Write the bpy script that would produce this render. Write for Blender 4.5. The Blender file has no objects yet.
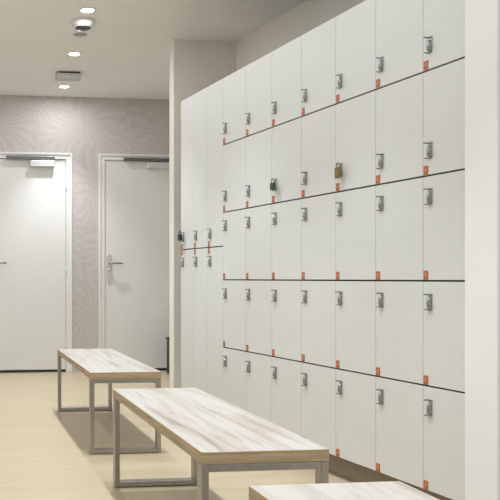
import bpy, bmesh, math, random
from mathutils import Vector, Matrix
random.seed(4)
S = bpy.context.scene
C = S.collection
PI = math.pi

# ------------------------------------------------------------------ materials
def new_mat(name):
    m = bpy.data.materials.new(name); m.use_nodes = True
    return m, m.node_tree.nodes, m.node_tree.links, m.node_tree.nodes['Principled BSDF']

def mat(name, col, rough=0.5, metal=0.0, var=0.04, scale=30.0, bump=0.0, spec=0.5):
    """procedural paint / metal: colour slightly mottled by noise"""
    m, N, L, b = new_mat(name)
    tc = N.new('ShaderNodeTexCoord')
    nz = N.new('ShaderNodeTexNoise'); nz.inputs['Scale'].default_value = scale
    nz.inputs['Detail'].default_value = 3
    L.new(tc.outputs['Object'], nz.inputs['Vector'])
    rp = N.new('ShaderNodeValToRGB')
    rp.color_ramp.elements[0].position = .3; rp.color_ramp.elements[1].position = .7
    rp.color_ramp.elements[0].color = (*[c*(1-var) for c in col], 1)
    rp.color_ramp.elements[1].color = (*[min(1, c*(1+var)) for c in col], 1)
    L.new(nz.outputs['Fac'], rp.inputs['Fac']); L.new(rp.outputs['Color'], b.inputs['Base Color'])
    b.inputs['Roughness'].default_value = rough; b.inputs['Metallic'].default_value = metal
    b.inputs['Specular IOR Level'].default_value = spec
    if bump:
        bp = N.new('ShaderNodeBump'); bp.inputs['Strength'].default_value = bump; bp.inputs['Distance'].default_value = .002
        L.new(nz.outputs['Fac'], bp.inputs['Height']); L.new(bp.outputs['Normal'], b.inputs['Normal'])
    return m

def emis(name, col, strength):
    m, N, L, b = new_mat(name)
    b.inputs['Base Color'].default_value = (*col, 1)
    b.inputs['Emission Color'].default_value = (*col, 1)
    b.inputs['Emission Strength'].default_value = strength
    return m

def M_(N, op, *v):
    n = N.new('ShaderNodeMath'); n.operation = op
    return n

def floor_mat():
    m, N, L, b = new_mat('floor_vinyl')
    tc = N.new('ShaderNodeTexCoord')
    mp = N.new('ShaderNodeMapping'); mp.inputs['Scale'].default_value = (1.6, 16, 1)
    L.new(tc.outputs['Object'], mp.inputs['Vector'])
    nz = N.new('ShaderNodeTexNoise'); nz.inputs['Scale'].default_value = 1.7; nz.inputs['Detail'].default_value = 6
    L.new(mp.outputs['Vector'], nz.inputs['Vector'])
    rp = N.new('ShaderNodeValToRGB')
    rp.color_ramp.elements[0].position = .3; rp.color_ramp.elements[1].position = .75
    rp.color_ramp.elements[0].color = FLOOR_A; rp.color_ramp.elements[1].color = FLOOR_B
    L.new(nz.outputs['Fac'], rp.inputs['Fac'])
    br = N.new('ShaderNodeTexBrick')
    br.inputs['Color1'].default_value = (1, 1, 1, 1); br.inputs['Color2'].default_value = (.93, .925, .91, 1)
    br.inputs['Mortar'].default_value = (.86, .84, .80, 1); br.inputs['Scale'].default_value = 1
    br.inputs['Mortar Size'].default_value = .0012; br.inputs['Brick Width'].default_value = 1.3
    br.inputs['Row Height'].default_value = .16
    L.new(tc.outputs['Object'], br.inputs['Vector'])
    mx = N.new('ShaderNodeMix'); mx.data_type = 'RGBA'; mx.blend_type = 'MULTIPLY'; mx.inputs['Factor'].default_value = .8
    L.new(rp.outputs['Color'], mx.inputs['A']); L.new(br.outputs['Color'], mx.inputs['B'])
    L.new(mx.outputs['Result'], b.inputs['Base Color'])
    b.inputs['Roughness'].default_value = .38; b.inputs['Specular IOR Level'].default_value = .4
    return m

def wallpaper_mat():
    """taupe paper with large overlapping palm-fan strokes"""
    m, N, L, b = new_mat('wallpaper_fan')
    tc = N.new('ShaderNodeTexCoord')
    sx = N.new('ShaderNodeSeparateXYZ'); L.new(tc.outputs['Object'], sx.inputs['Vector'])
    cb = N.new('ShaderNodeCombineXYZ')
    L.new(sx.outputs['X'], cb.inputs['X']); L.new(sx.outputs['Z'], cb.inputs['Y'])
    # gently bend the coordinates so the strokes curve
    nz = N.new('ShaderNodeTexNoise'); nz.inputs['Scale'].default_value = 2.2; nz.inputs['Detail'].default_value = 1
    L.new(cb.outputs['Vector'], nz.inputs['Vector'])
    ad = N.new('ShaderNodeVectorMath'); ad.operation = 'MULTIPLY_ADD'
    L.new(nz.outputs['Color'], ad.inputs[0]); ad.inputs[1].default_value = (.42, .42, 0)
    L.new(cb.outputs['Vector'], ad.inputs[2])
    vo = N.new('ShaderNodeTexVoronoi'); vo.voronoi_dimensions = '2D'; vo.inputs['Scale'].default_value = 1.5
    L.new(ad.outputs['Vector'], vo.inputs['Vector'])
    sb = N.new('ShaderNodeVectorMath'); sb.operation = 'SUBTRACT'
    L.new(ad.outputs['Vector'], sb.inputs[0]); L.new(vo.outputs['Position'], sb.inputs[1])
    s2 = N.new('ShaderNodeSeparateXYZ'); L.new(sb.outputs['Vector'], s2.inputs['Vector'])
    at = M_(N, 'ARCTAN2'); L.new(s2.outputs['Y'], at.inputs[0]); L.new(s2.outputs['X'], at.inputs[1])
    n2 = N.new('ShaderNodeTexNoise'); n2.inputs['Scale'].default_value = 6; n2.inputs['Detail'].default_value = 3
    L.new(cb.outputs['Vector'], n2.inputs['Vector'])
    k = M_(N, 'MULTIPLY'); k.inputs[1].default_value = 24; L.new(at.outputs[0], k.inputs[0])
    k2 = M_(N, 'MULTIPLY_ADD'); L.new(n2.outputs['Fac'], k2.inputs[0]); k2.inputs[1].default_value = 6.5; L.new(k.outputs[0], k2.inputs[2])
    sn = M_(N, 'SINE'); L.new(k2.outputs[0], sn.inputs[0])
    h = M_(N, 'MULTIPLY_ADD'); L.new(sn.outputs[0], h.inputs[0]); h.inputs[1].default_value = .11; h.inputs[2].default_value = .38
    n3 = N.new('ShaderNodeTexNoise'); n3.inputs['Scale'].default_value = 40; n3.inputs['Detail'].default_value = 4
    L.new(cb.outputs['Vector'], n3.inputs['Vector'])
    h2 = M_(N, 'MULTIPLY_ADD'); L.new(n3.outputs['Fac'], h2.inputs[0]); h2.inputs[1].default_value = .6; L.new(h.outputs[0], h2.inputs[2])
    rp = N.new('ShaderNodeValToRGB')
    rp.color_ramp.elements[0].position = .1; rp.color_ramp.elements[1].position = 1.0
    rp.color_ramp.elements[0].color = PAPER_A; rp.color_ramp.elements[1].color = PAPER_B
    L.new(h2.outputs[0], rp.inputs['Fac'])
    # vertical seams of the paper strips
    md = M_(N, 'ADD'); L.new(sx.outputs['X'], md.inputs[0]); md.inputs[1].default_value = 10 - 1.79
    fm = M_(N, 'MODULO'); L.new(md.outputs[0], fm.inputs[0]); fm.inputs[1].default_value = .53
    lt = M_(N, 'LESS_THAN'); L.new(fm.outputs[0], lt.inputs[0]); lt.inputs[1].default_value = .005
    mx = N.new('ShaderNodeMix'); mx.data_type = 'RGBA'; mx.blend_type = 'MULTIPLY'
    sc = M_(N, 'MULTIPLY'); sc.inputs[1].default_value = .22; L.new(lt.outputs[0], sc.inputs[0])
    L.new(sc.outputs[0], mx.inputs['Factor']); L.new(rp.outputs['Color'], mx.inputs['A']); mx.inputs['B'].default_value = (.4, .36, .32, 1)
    L.new(mx.outputs['Result'], b.inputs['Base Color'])
    b.inputs['Roughness'].default_value = .6; b.inputs['Specular IOR Level'].default_value = .38
    return m

def board_mat():
    """whitewashed wood boards running along the bench"""
    m, N, L, b = new_mat('whitewashed_boards')
    tc = N.new('ShaderNodeTexCoord')
    sx = N.new('ShaderNodeSeparateXYZ'); L.new(tc.outputs['Object'], sx.inputs['Vector'])
    # board index -> shifts the grain
    bi = M_(N, 'MULTIPLY'); bi.inputs[1].default_value = 1/.135; L.new(sx.outputs['X'], bi.inputs[0])
    fl = M_(N, 'FLOOR'); L.new(bi.outputs[0], fl.inputs[0])
    sh = M_(N, 'MULTIPLY'); sh.inputs[1].default_value = 3.7; L.new(fl.outputs[0], sh.inputs[0])
    oi = N.new('ShaderNodeObjectInfo')
    rr = M_(N, 'MULTIPLY_ADD'); L.new(oi.outputs['Random'], rr.inputs[0]); rr.inputs[1].default_value = 9; L.new(sh.outputs[0], rr.inputs[2])
    cb = N.new('ShaderNodeCombineXYZ')
    L.new(sx.outputs['X'], cb.inputs['X']); L.new(sx.outputs['Y'], cb.inputs['Y']); L.new(rr.outputs[0], cb.inputs['Z'])
    mp = N.new('ShaderNodeMapping'); mp.inputs['Scale'].default_value = (21, 1.5, 1)
    L.new(cb.outputs['Vector'], mp.inputs['Vector'])
    nz = N.new('ShaderNodeTexNoise'); nz.inputs['Scale'].default_value = 1.2; nz.inputs['Detail'].default_value = 7; nz.inputs['Distortion'].default_value = .5
    L.new(mp.outputs['Vector'], nz.inputs['Vector'])
    rp = N.new('ShaderNodeValToRGB'); e = rp.color_ramp.elements
    e[0].position = .30; e[0].color = (.34, .27, .215, 1); e[1].position = .55; e[1].color = (.535, .51, .475, 1)
    x = e.new(.40); x.color = (.46, .41, .36, 1)
    L.new(nz.outputs['Fac'], rp.inputs['Fac'])
    # knots
    mk = N.new('ShaderNodeMapping'); mk.inputs['Scale'].default_value = (7, 2.6, 1); L.new(cb.outputs['Vector'], mk.inputs['Vector'])
    nk = N.new('ShaderNodeTexNoise'); nk.inputs['Scale'].default_value = 1; nk.inputs['Detail'].default_value = 2
    L.new(mk.outputs['Vector'], nk.inputs['Vector'])
    rk = N.new('ShaderNodeValToRGB'); rk.color_ramp.elements[0].position = .60; rk.color_ramp.elements[1].position = .74
    rk.color_ramp.elements[0].color = (0, 0, 0, 1); rk.color_ramp.elements[1].color = (.5, .5, .5, 1)
    L.new(nk.outputs['Fac'], rk.inputs['Fac'])
    mx = N.new('ShaderNodeMix'); mx.data_type = 'RGBA'
    L.new(rk.outputs['Color'], mx.inputs['Factor']); L.new(rp.outputs['Color'], mx.inputs['A']); mx.inputs['B'].default_value = (.46, .36, .27, 1)
    # fine seams between boards
    fr = M_(N, 'FRACT'); L.new(bi.outputs[0], fr.inputs[0])
    lt = M_(N, 'LESS_THAN'); L.new(fr.outputs[0], lt.inputs[0]); lt.inputs[1].default_value = .02
    sc = M_(N, 'MULTIPLY'); sc.inputs[1].default_value = .55; L.new(lt.outputs[0], sc.inputs[0])
    m2 = N.new('ShaderNodeMix'); m2.data_type = 'RGBA'
    L.new(sc.outputs[0], m2.inputs['Factor']); L.new(mx.outputs['Result'], m2.inputs['A']); m2.inputs['B'].default_value = (.40, .33, .26, 1)
    L.new(m2.outputs['Result'], b.inputs['Base Color'])
    b.inputs['Roughness'].default_value = .42; b.inputs['Specular IOR Level'].default_value = .4
    return m

def oak_mat():
    m, N, L, b = new_mat('oak_edge')
    tc = N.new('ShaderNodeTexCoord')
    mp = N.new('ShaderNodeMapping'); mp.inputs['Scale'].default_value = (3, 3, 70)
    L.new(tc.outputs['Object'], mp.inputs['Vector'])
    nz = N.new('ShaderNodeTexNoise'); nz.inputs['Scale'].default_value = 1.6; nz.inputs['Detail'].default_value = 5
    L.new(mp.outputs['Vector'], nz.inputs['Vector'])
    rp = N.new('ShaderNodeValToRGB')
    rp.color_ramp.elements[0].position = .3; rp.color_ramp.elements[1].position = .7
    rp.color_ramp.elements[0].color = (.33, .235, .135, 1); rp.color_ramp.elements[1].color = (.54, .42, .27, 1)
    L.new(nz.outputs['Fac'], rp.inputs['Fac']); L.new(rp.outputs['Color'], b.inputs['Base Color'])
    b.inputs['Roughness'].default_value = .5
    return m

FLOOR_A = (.515, .42, .28, 1); FLOOR_B = (.585, .49, .345, 1)
PAPER_A = (.45, .405, .385, 1); PAPER_B = (.66, .615, .60, 1)
WHITE = mat('wall_paint', (.83, .83, .82), .7, var=.012, scale=6)
CEIL = mat('ceiling_paint', (.89, .88, .865), .8, var=.012, scale=3)
DOORP = mat('door_paint', (.82, .815, .80), .4, var=.01, scale=4)
FRAMEP = mat('door_frame_paint', (.84, .835, .82), .4, var=.01, scale=8)
CREAM = mat('cream_wall_paint', (.82, .785, .71), .7, var=.012, scale=6)
LOCK = mat('locker_laminate', (.69, .695, .67), .42, var=.012, scale=9)
GAPSH = mat('locker_gap_shade', (.055, .045, .04), .7)  # carcass coloured dark so the gaps between doors read as shade
PLINTH = mat('plinth_brown', (.30, .245, .185), .6)
CHROME = mat('chrome', (.42, .42, .42), .25, 1.0, var=.03)
GUN = mat('hasp_arm_metal', (.34, .34, .34), .3, .9)
DARKM = mat('dark_metal', (.05, .05, .055), .35, .6)
STEEL = mat('brushed_steel', (.40, .385, .365), .36, 1.0, var=.07, scale=55)
ALU = mat('satin_aluminium', (.70, .70, .70), .4, .5)
RAIL = mat('closer_rail_metal', (.17, .17, .17), .4, .7)
ORANGE = mat('orange_tag', (.45, .12, .05), .5)
PALE = mat('tag_mark', (.68, .33, .22), .5)
BRASS = mat('padlock_brass', (.27, .20, .085), .35, .8, var=.12)
GREEN = mat('padlock_green', (.025, .075, .04), .35)
BLACK = mat('padlock_black', (.012, .012, .014), .35)
BLACKP = mat('dark_grey_plastic', (.03, .03, .033), .5)
SMOKE = mat('smoked_dome', (.045, .042, .04), .2)
WPLAS = mat('white_plastic', (.74, .73, .71), .5)
VENTG = mat('vent_grey', (.58, .57, .56), .6)
GREYP = mat('grey_grille', (.42, .41, .40), .6)
GAPB = mat('door_gap_shade', (.035, .033, .03), .6)
LAMP = emis('lamp_diffuser', (1, .965, .91), 14)
FLOOR = floor_mat(); PAPER = wallpaper_mat(); BOARD = board_mat(); OAK = oak_mat()

# ------------------------------------------------------------------ mesh helpers
def bm_new(): return bmesh.new()
def box(bm, x0, x1, y0, y1, z0, z1, mi=0, bev=0.0, seg=2):
    vs = [bm.verts.new((x, y, z)) for x in (x0, x1) for y in (y0, y1) for z in (z0, z1)]
    idx = [(0,1,3,2), (4,6,7,5), (0,4,5,1), (2,3,7,6), (0,2,6,4), (1,5,7,3)]
    fs = [bm.faces.new([vs[i] for i in q]) for q in idx]
    for f in fs: f.material_index = mi
    if bev:
        es = list({e for f in fs for e in f.edges})
        r = bmesh.ops.bevel(bm, geom=es, offset=bev, segments=seg, affect='EDGES', profile=.5)
        for f in r['faces']: f.material_index = mi
    return fs
def prism(bm, pts, z0, z1, mi=0):
    a = [bm.verts.new((x, y, z0)) for x, y in pts]; b = [bm.verts.new((x, y, z1)) for x, y in pts]
    n = len(pts); fs = [bm.faces.new(a[::-1]), bm.faces.new(b)]
    for i in range(n): fs.append(bm.faces.new([a[i], a[(i+1) % n], b[(i+1) % n], b[i]]))
    for f in fs: f.material_index = mi
def lathe(bm, prof, n=32, mi=0, mtx=None):
    """prof: list of (r, z)"""
    rings = []
    for r, z in prof:
        if r < 1e-6: ring = [bm.verts.new((0, 0, z))]
        else: ring = [bm.verts.new((r*math.cos(2*PI*i/n), r*math.sin(2*PI*i/n), z)) for i in range(n)]
        rings.append(ring)
    allv = [v for r in rings for v in r]
    for k in range(len(rings)-1):
        A, B = rings[k], rings[k+1]; m_ = mi[k] if isinstance(mi, (list, tuple)) else mi
        for i in range(n):
            j = (i+1) % n
            if len(A) == 1 and len(B) == 1: continue
            if len(A) == 1: f = bm.faces.new([A[0], B[i], B[j]])
            elif len(B) == 1: f = bm.faces.new([A[i], B[0], A[j]])
            else: f = bm.faces.new([A[i], B[i], B[j], A[j]])
            f.material_index = m_; f.smooth = True
    if mtx is not None: bmesh.ops.transform(bm, matrix=mtx, verts=allv)
def tube(bm, path, r, n=10, mi=0):
    path = [Vector(p) for p in path]; rings = []
    up = Vector((0.013, 1, 0.021)).normalized()
    for i, p in enumerate(path):
        d = (path[min(i+1, len(path)-1)] - path[max(i-1, 0)]).normalized()
        a = d.cross(up)
        if a.length < 1e-3: a = d.cross(Vector((1, 0, 0)))
        a.normalize(); b = d.cross(a).normalized()
        rings.append([bm.verts.new(p + a*r*math.cos(2*PI*k/n) + b*r*math.sin(2*PI*k/n)) for k in range(n)])
    for A, B in zip(rings, rings[1:]):
        for k in range(n):
            f = bm.faces.new([A[k], A[(k+1) % n], B[(k+1) % n], B[k]]); f.smooth = True; f.material_index = mi
    for R in (rings[0], rings[-1]):
        f = bm.faces.new(R); f.material_index = mi
def mesh_of(name, bm, mats):
    bmesh.ops.recalc_face_normals(bm, faces=bm.faces)
    me = bpy.data.meshes.new(name); bm.to_mesh(me); bm.free()
    for m in (mats if isinstance(mats, (list, tuple)) else [mats]): me.materials.append(m)
    return me
def obj(name, bm, mats, parent=None, loc=(0, 0, 0), rot=0):
    me = bm if isinstance(bm, bpy.types.Mesh) else mesh_of(name, bm, mats)
    o = bpy.data.objects.new(name, me); C.objects.link(o)
    o.location = loc; o.rotation_euler = (0, 0, rot)
    if parent: o.parent = parent
    return o
def tag(o, label, cat, group=None):
    o['label'] = label; o['category'] = cat
    if group: o['group'] = group
    return o
def thing(name, label, cat, loc=(0, 0, 0), rot=0, group=None):
    o = bpy.data.objects.new(name, None); C.objects.link(o); o.empty_display_size = .05
    o.location = loc; o.rotation_euler = (0, 0, rot)
    return tag(o, label, cat, group)
def struct(o, label=None):
    o['kind'] = 'structure'
    if label: o['label'] = label
    return o
def copy_tree(o, parent=None):
    c = o.copy(); C.objects.link(c); c.parent = parent
    for ch in list(o.children): copy_tree(ch, c)
    return c

# ------------------------------------------------------------------ room shell
H = 2.927                       # ceiling height
YB = 8.434                      # back wall
XL = -1.25
bm = bm_new(); box(bm, XL-.1, 3.2, -1.5, YB+.12, -.1, 0)
struct(obj('floor', bm, FLOOR))
bm = bm_new(); box(bm, XL-.1, 3.2, -1.5, YB+.12, H, H+.1)
struct(obj('ceiling', bm, CEIL))
LX0, LX1 = .322, 1.141          # leaf of the left door
RX0, RX1 = 1.557, 2.398         # leaf of the right door
FW, ZL, ZF = .065, 2.262, 2.327
bm = bm_new()                   # back wall with two openings
for a, b, z0, z1 in ((XL-.1, LX0-FW, 0, H), (LX0-FW, LX1+FW, ZF, H), (LX1+FW, RX0-FW, 0, H), (RX0-FW, RX1+FW, ZF, H), (RX1+FW, 3.2, 0, H)):
    box(bm, a, b, YB, YB+.12, z0, z1)
struct(obj('wall_back', bm, PAPER))
bm = bm_new(); box(bm, XL-.1, XL, -1.5, YB, 0, H)
struct(obj('wall_left', bm, WHITE))
# short wall that closes the locker recess at its far end
SX, SY = 1.731, 6.30
bm = bm_new(); box(bm, SX, 3.2, SY, SY+.135, 0, H)
struct(obj('wall_far', bm, CREAM))
bm = bm_new(); box(bm, 2.72, 2.82, SY+.135, YB, 0, H)
struct(obj('wall_passage', bm, WHITE))
# wall behind the lockers
wd = Vector((math.sin(math.radians(-8.6)), math.cos(math.radians(-8.6)), 0)); wn = Vector((wd.y, -wd.x, 0))
c0 = Vector((2.252, 6.30, 0)); c1 = c0 - wd*3.62
bm = bm_new(); prism(bm, [tuple(p.xy) for p in (c0, c1, c1+wn*.1, c0+wn*.1)], 0, H)
struct(obj('wall_right', bm, CREAM))
# near pillar that the lockers run behind
bm = bm_new(); box(bm, 1.888, 2.95, 2.620, 2.804, 0, H, bev=.003)
struct(obj('wall_near', bm, WHITE))

# ------------------------------------------------------------------ doors of the back wall
def door(name, x0, x1, label):
    e = bpy.data.objects.new(name, None); C.objects.link(e); e.location = (x0, YB, 0); struct(e, label)
    w = x1-x0
    bm = bm_new()                # frame: two jambs and a head with a small rebate
    for a, b, z0, z1 in ((-FW, 0, 0, ZF), (w, w+FW, 0, ZF), (0, w, ZL, ZF)):
        box(bm, a, b, -.012, .10, z0, z1, bev=.002)
    for a, b, z0, z1 in ((-FW, -FW+.022, 0, ZF), (w+FW-.022, w+FW, 0, ZF), (-FW+.022, w+FW-.022, ZF-.022, ZF)):
        box(bm, a, b, -.024, -.012, z0, z1, bev=.002)
    obj('frame', bm, FRAMEP, e)
    bm = bm_new(); box(bm, .003, w-.003, .004, .05, .028, ZL-.004, bev=.002)
    leaf = obj('leaf', bm, DOORP, e)
    bm = bm_new(); box(bm, .003, w-.003, .012, .05, .002, .027)
    obj('bottom_gap_strip', bm, GAPB, e)  # near-black strip standing in for the shaded gap under the leaf
    for z in (.22, 1.03, 1.92):
        bm = bm_new(); lathe(bm, [(0, 0), (.008, .001), (.008, .089), (0, .09)], 12)
        obj('hinge', bm, ALU, e, (w+.002, -.006, z))
    # closer: slide rail on the frame head, body on the leaf
    bm = bm_new(); box(bm, w-.64, w-.125, -.05, -.025, ZL-.012, ZL+.022, bev=.004)
    obj('closer_rail', bm, RAIL, e)
    bm = bm_new(); box(bm, w-.385, w-.13, -.062, .003, ZL-.088, ZL-.022, bev=.005)
    obj('closer_body', bm, ALU, e)
    bm = bm_new(); box(bm, w-.30, w-.165, -.052, -.036, ZL-.021, ZL-.013); lathe(bm, [(0, 0), (.016, 0), (.016, .022), (0, .022)], 16, 0, Matrix.Translation((w-.17, -.045, ZL-.03)))
    obj('closer_arm', bm, RAIL, e)
    # lever handle on an oval plate
    bm = bm_new()
    pts = [(.028*math.cos(t), .028*math.sin(t)) for t in [PI*i/12 for i in range(13)]]
    outl = [(x, .085+y) for x, y in pts] + [(-x, -.17-y) for x, y in pts]
    va = [bm.verts.new((x, 0, z)) for x, z in outl]; vb = [bm.verts.new((x*.86, -.012, z*.985)) for x, z in outl]
    bm.faces.new(va); bm.faces.new(vb)
    for i in range(len(outl)):
        j = (i+1) % len(outl); bm.faces.new([va[i], va[j], vb[j], vb[i]])
    hp = obj('handle_plate', bm, ALU, e, (.050, .0035, 1.145))
    bm = bm_new(); tube(bm, [(0, -.01, 0), (0, -.045, 0), (.006, -.056, 0), (.02, -.06, 0), (.136, -.059, 0)], .0095, 12)
    obj('lever', bm, CHROME, hp, (0, 0, .012))
    bm = bm_new(); lathe(bm, [(0, .013), (.011, .013), (.011, 0)], 16, 0, Matrix.Rotation(PI/2, 4, 'X')); box(bm, -.0015, .0015, -.0142, -.012, -.016, -.004, 1)
    obj('keyhole', bm, [CHROME, DARKM], hp, (0, -.0, -.06))
    return e
door('door_1', LX0, LX1, 'white door with closer and lever handle on the left of the back wall')
door('door_2', RX0, RX1, 'white door with oval handle plate, partly behind the wall end')

# black thing peeking out behind the wall end
t = thing('waste_bin', 'narrow black bin edge peeking out beside the right door behind the wall end', 'bin', (2.283, 8.12, 0))
bm = bm_new()
box(bm, -.105, .105, -.1, .1, 0, .355, bev=.012)
obj('bin_body', bm, BLACKP, t)
bm = bm_new(); box(bm, -.112, .112, -.107, .107, .356, .38, bev=.006)
obj('rim', bm, BLACKP, t)

# ------------------------------------------------------------------ ceiling fittings
def downlight(x, y, label):
    t = thing('ceiling_downlight', label, 'ceiling light', (x, y, H), 0, 'recessed downlights in the ceiling')
    bm = bm_new(); lathe(bm, [(.058, -.0005), (.058, -.006), (.050, -.008), (.046, -.004), (.046, -.0005)], 40)
    obj('trim_ring', bm, WPLAS, t)
    bm = bm_new(); lathe(bm, [(0, -.005), (.042, -.005), (.0455, -.003), (.0455, -.001)], 40)
    obj('diffuser', bm, LAMP, t)
DL = [(.925, 5.68), (.993, 6.80), (1.062, 7.97)]
downlight(*DL[0], 'glowing round downlight nearest the camera, above the domed ceiling camera')
downlight(*DL[1], 'glowing round downlight in the middle, between dome and square vent')
downlight(*DL[2], 'glowing round downlight nearest the wallpapered back wall, below the vent')

t = thing('dome_camera', 'white dome with dark underside fixed to the ceiling between two downlights', 'ceiling camera', (.931, 5.93, H))
bm = bm_new(); lathe(bm, [(.094, -.0005), (.094, -.008), (.090, -.022), (.080, -.038), (.064, -.051), (.060, -.053)], 40)
obj('housing', bm, WPLAS, t)
bm = bm_new(); lathe(bm, [(.0595, -.051), (.057, -.057), (.045, -.064), (.022, -.069), (0, -.070)], 40)
obj('dome', bm, SMOKE, t)
t = thing('ceiling_speaker', 'flat grey round disc flush in the ceiling just behind the dome', 'speaker', (.958, 6.255, H))
bm = bm_new(); lathe(bm, [(.060, -.0005), (.060, -.004), (.055, -.006), (.052, -.004)], 32)
obj('trim_ring', bm, WPLAS, t)
bm = bm_new(); lathe(bm, [(.0515, -.001), (.0515, -.004), (0, -.004)], 32)
obj('grille', bm, GREYP, t)

t = thing('ceiling_vent', 'small slatted vent box on the ceiling between two downlights', 'vent', (1.030, 7.385, H))
bm = bm_new(); box(bm, -.105, .105, .012, .11, -.014, -.0005)
obj('shadow_gap', bm, BLACKP, t)  # dark slab standing in for the shadow gap between vent and ceiling
bm = bm_new(); box(bm, -.117, .117, .004, .12, -.064, -.0145, 0, .003)
obj('vent_body', bm, VENTG, t)
for i in range(9):
    bm = bm_new(); x = -.104+i*.026
    box(bm, x-.0075, x+.0075, -.003, .0035, -.062, -.018, 0, .001)
    obj('slat', bm, WPLAS, t)

# ------------------------------------------------------------------ lockers
ang = math.radians(-6.868)
u = Vector((math.sin(ang), math.cos(ang), 0))          # along the row, away from the camera
nin = Vector((u.y, -u.x, 0))                           # into the lockers
F0 = Vector((1.90616, 3.92314, 0)) - nin*.06           # point on the door faces
ROT = math.atan2(-u.y, -u.x)                           # local x = to the right along the row
Z0, HR, PW, TW = .113, .4376, .3160, .2326
S0 = 1.1302                                            # left edge of the first small column
GH, GV = .0075, .0026

def hasp_mesh():
    bm = bm_new()
    box(bm, .039, .057, -.004, 0, -.034, .034, 0, .0015)               # back plate
    box(bm, .031, .037, -.024, 0, .0285, .034, 2, .001)                # upper arm standing out from the door
    box(bm, .031, .057, -.0065, 0, .0285, .034, 2, .001)
    box(bm, .031, .037, -.022, 0, -.034, -.0295, 2, .001)              # lower arm
    box(bm, .031, .045, -.0065, 0, -.034, -.0295, 2, .001)
    m = Matrix.Translation((.0475, -.004, -.006)) @ Matrix.Rotation(PI/2, 4, 'X') @ Matrix.Diagonal((.72, 2.0, 1, 1))
    lathe(bm, [(.0125, 0), (.012, .007), (.009, .012), (0, .0135)], 20, 2, m)   # turning lever
    box(bm, .0405, .0425, -.014, -.0041, -.026, .014, 1, .0008)
    lathe(bm, [(.004, 0), (.004, .003), (0, .0035)], 14, 0, Matrix.Translation((.048, -.0172, -.012)) @ Matrix.Rotation(PI/2, 4, 'X'))
    return mesh_of('hasp', bm, [CHROME, DARKM, GUN])
HASP = hasp_mesh()
def tag_mesh(slot=0):
    bm = bm_new()
    box(bm, 0, .028, -.0016, 0, 0, .038, 0, .0006, 1)
    # pale worn number too small to read: two short upright marks
    for x in (.0085, .0165):
        box(bm, x, x+.0035, -.0021, -.0016, .014, .026, 1)
    box(bm, .0085, .020, -.0021, -.0016, .0275, .0295, 1)
    return mesh_of('number_tag', bm, [ORANGE, PALE])
TAG = tag_mesh()

def make_locker(W, Hh, hz, tz, label, group):
    t = thing('locker', label, 'locker', (0, 0, 0), 0, group)
    bm = bm_new()                                                     # open carcass
    e = .0004; d0, d1, k = .0155, .50, .012
    box(bm, e, W-e, d1-k, d1, e, Hh-e)
    box(bm, e, k, d0, d1-k, e, Hh-e); box(bm, W-k, W-e, d0, d1-k, e, Hh-e)
    box(bm, k, W-k, d0, d1-k, e, k); box(bm, k, W-k, d0, d1-k, Hh-k, Hh-e)
    obj('body', bm, GAPSH, t)
    bm = bm_new(); box(bm, GV/2, W-GV/2, 0, .013, GH/2, Hh-GH/2, 0, .0006, 1)
    d = obj('door', bm, LOCK, t)
    obj('hasp', HASP, None, d, (0, 0, hz))
    obj('number_tag', TAG, None, d, (.0045, 0, tz))
    return t
def place(t, s, z): 
    p = F0 + u*s
    t.location = (p.x, p.y, z); t.rotation_euler = (0, 0, ROT)
LO, HI = .103, HR-.088
low = make_locker(PW, HR, LO, .0045, 'x', 'small white lockers in five rows')     # hasp near the bottom edge
high = make_locker(PW, HR, HI, .0045, 'x', 'small white lockers in five rows')    # hasp near the top edge
HT = 5*HR/2
tup = make_locker(TW, HT, .092, .0045, 'x', 'tall narrow white lockers')
tdn = make_locker(TW, HT, HT-.092, HT-.0425, 'x', 'tall narrow white lockers')
rows = ['bottom row', 'fourth row from the top', 'middle row', 'second row from the top', 'top row']
cols = ['first column beside the tall lockers', 'second column from the tall lockers', 'third column from the tall lockers', 'fourth of the seven columns',
        'third column from the near pillar', 'second column from the near pillar', 'column against the near pillar']
used = set()
def get(p):
    if p.name in used: return copy_tree(p)
    used.add(p.name); return p
LP = {}
for c in range(7):
    for r in range(5):
        t = get(low if r >= 3 else high)
        place(t, S0 - c*PW, Z0 + r*HR)
        ex = ' with a green padlock' if (r, c) == (3, 2) else ' with a brass padlock' if (r, c) == (3, 4) else ''
        t['label'] = 'small white locker%s, %s, %s' % (ex, rows[r].replace(' from the top', '') if ex else rows[r], cols[c])
        LP[r, c] = t
tc_ = ['farthest column', 'middle of the three narrow columns', 'narrow column next to the small lockers']
for c in range(3):
    for r in range(2):
        t = get(tdn if r == 0 else tup)
        place(t, S0 + (3-c)*TW, Z0 + r*HT)
        ex = ' with a black padlock' if (r, c) == (1, 0) else ''
        t['label'] = '%s tall narrow white locker%s, %s' % (('lower', 'upper')[r], ex, tc_[c])
        LP['t', r, c] = t
# recessed plinth under the whole row
def P(s, d): return tuple((F0 + u*s + nin*d).xy)
bm = bm_new(); prism(bm, [P(S0+3*TW-.02, .06), P(S0-7*PW, .06), P(S0-7*PW, .46), P(S0+3*TW-.02, .46)], 0, Z0-.001)
tag(obj('locker_plinth', bm, PLINTH), 'brown recessed plinth under the row of white lockers', 'plinth')

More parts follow.
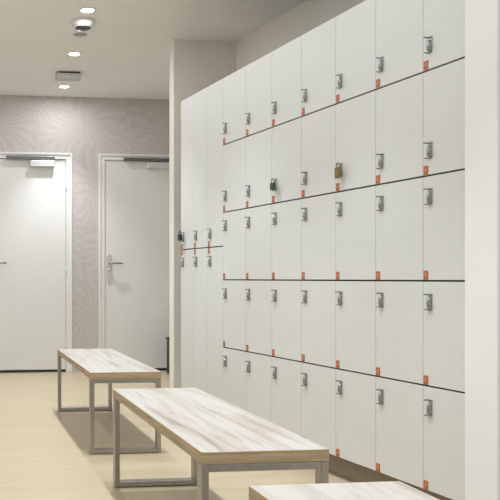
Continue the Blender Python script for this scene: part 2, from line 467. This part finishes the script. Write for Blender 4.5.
def padlock(t, hz, body, w, hh, label, name_mat, LX_=.041):
    q = t.matrix_basis @ Vector((LX_, -.034, hz))
    p = thing('padlock', label, 'padlock', q, ROT, 'padlocks on the lockers')
    bm = bm_new(); box(bm, -w/2, w/2, -.0085, .0085, -hh/2-.004, hh/2-.004, 0, .005, 3)
    obj('lock_body', bm, body, p)
    bm = bm_new(); rr = w*.31; zt = hh/2-.0045
    pts = [(-rr, 0, zt), (-rr, 0, zt+.012)] + [(-rr*math.cos(a), 0, zt+.012+rr*math.sin(a)) for a in [PI*i/10 for i in range(1, 10)]] + [(rr, 0, zt+.012), (rr, 0, zt)]
    tube(bm, pts, .003, 10)
    obj('shackle', bm, CHROME if name_mat != 'k' else BLACK, p)
    bm = bm_new(); lathe(bm, [(.0045, 0), (.0045, .002), (0, .002)], 14, 0, Matrix.Translation((0, 0, -hh/2-.0041)) @ Matrix.Rotation(PI, 4, 'X'))
    obj('key_cylinder', bm, DARKM, p)
padlock(LP[3, 2], LO-.008, GREEN, .040, .040, 'small green padlock hanging on a locker in the second row', 'g', .070)
padlock(LP[3, 4], LO-.012, BRASS, .036, .052, 'small brass padlock hanging on a locker in the second row', 'b', .069)
padlock(LP['t', 1, 0], .092, BLACK, .048, .046, 'small black padlock on the farthest tall narrow locker', 'k', .062)

# ------------------------------------------------------------------ benches
def bench(x, y0, y1, label):
    """origin at the near left foot"""
    Lh, W, HT_ = y1-y0, .412, .465
    t = thing('bench', label, 'bench', (x, y0, 0), 0, 'steel framed wooden benches in a row')
    bm = bm_new(); fs = box(bm, 0, W, 0, Lh, HT_-.038, HT_, 0, .0015, 1)
    bm.normal_update()
    bmesh.ops.recalc_face_normals(bm, faces=bm.faces)
    for f in bm.faces: f.material_index = 1 if abs(f.normal.z) < .9 else 0
    obj('seat', bm, [BOARD, OAK], t)
    a, dp, zt = .024, .050, HT_-.0385
    for ye in (.0, Lh-dp):
        for xe in (.001, W-a-.001):
            bm = bm_new(); box(bm, xe, xe+a, ye+.001, ye+dp-.001, 0, zt, 0, .0025)
            obj('leg', bm, STEEL, t)
        bm = bm_new(); box(bm, a+.001, W-a-.001, ye+.001, ye+dp-.001, .003, .003+a, 0, .002)
        obj('foot_bar', bm, STEEL, t)
        bm = bm_new(); box(bm, a+.001, W-a-.001, ye+.001, ye+dp-.001, zt-a, zt, 0, .002)
        obj('top_bar', bm, STEEL, t)
bench(.743, 4.47, 5.98, 'whitewashed wooden bench on steel legs, farthest back of the three')
bench(.742, 2.386, 3.80, 'whitewashed wooden bench on steel legs, in the middle of the row')
bench(.744, .50, 1.99, 'whitewashed wooden bench nearest the camera, only its far end showing')

# ------------------------------------------------------------------ lights
def spot(x, y, power, size=78, blend=.8, rad=.045, col=(.915, .96, 1)):
    l = bpy.data.lights.new('downlight_lamp', 'SPOT'); l.energy = power; l.spot_size = math.radians(size); l.spot_blend = blend
    l.shadow_soft_size = rad; l.color = col
    o = bpy.data.objects.new('downlight_lamp', l); C.objects.link(o); o.location = (x, y, H-.02)
def disc(x, y, power, col=(.915, .96, 1)):
    l = bpy.data.lights.new('glow_or_fill_disc', 'AREA'); l.shape = 'DISK'; l.size = .1; l.energy = power; l.color = col
    o = bpy.data.objects.new('glow_or_fill_disc', l); C.objects.link(o); o.location = (x, y, H-.016)
P_ = 62; A_ = 3.6
for (x, y), k in zip(DL, (1, 1, 1)): spot(x, y, P_*k); disc(x, y, A_*k)
for k in range(1, 6): spot(.96, 5.704-1.14*k, P_); disc(.96, 5.704-1.14*k, A_)      # the row goes on above and behind the camera
for k in range(7): disc(-.55, 7.985-1.14*k, A_*.95)        # added fill discs on the left, without fittings, to even out the lockers

w = bpy.data.worlds.new('world'); S.world = w; w.use_nodes = True
w.node_tree.nodes['Background'].inputs['Color'].default_value = (.95, .97, 1, 1)
w.node_tree.nodes['Background'].inputs['Strength'].default_value = .38

# ------------------------------------------------------------------ camera
cam = bpy.data.cameras.new('camera'); co = bpy.data.objects.new('camera', cam); C.objects.link(co)
cam.sensor_width = 36; cam.lens = 800/500*36
co.location = (0, 0, 1.0); co.rotation_euler = (PI/2, 0, -math.radians(6.5602))
cam.shift_x = (250-50)/500; cam.shift_y = 28/500
cam.clip_start = .05
S.camera = co
S.view_settings.view_transform = 'Standard'; S.view_settings.look = 'None'
S.view_settings.gamma = 1; S.view_settings.use_curve_mapping = False
S.view_settings.exposure = 0.62
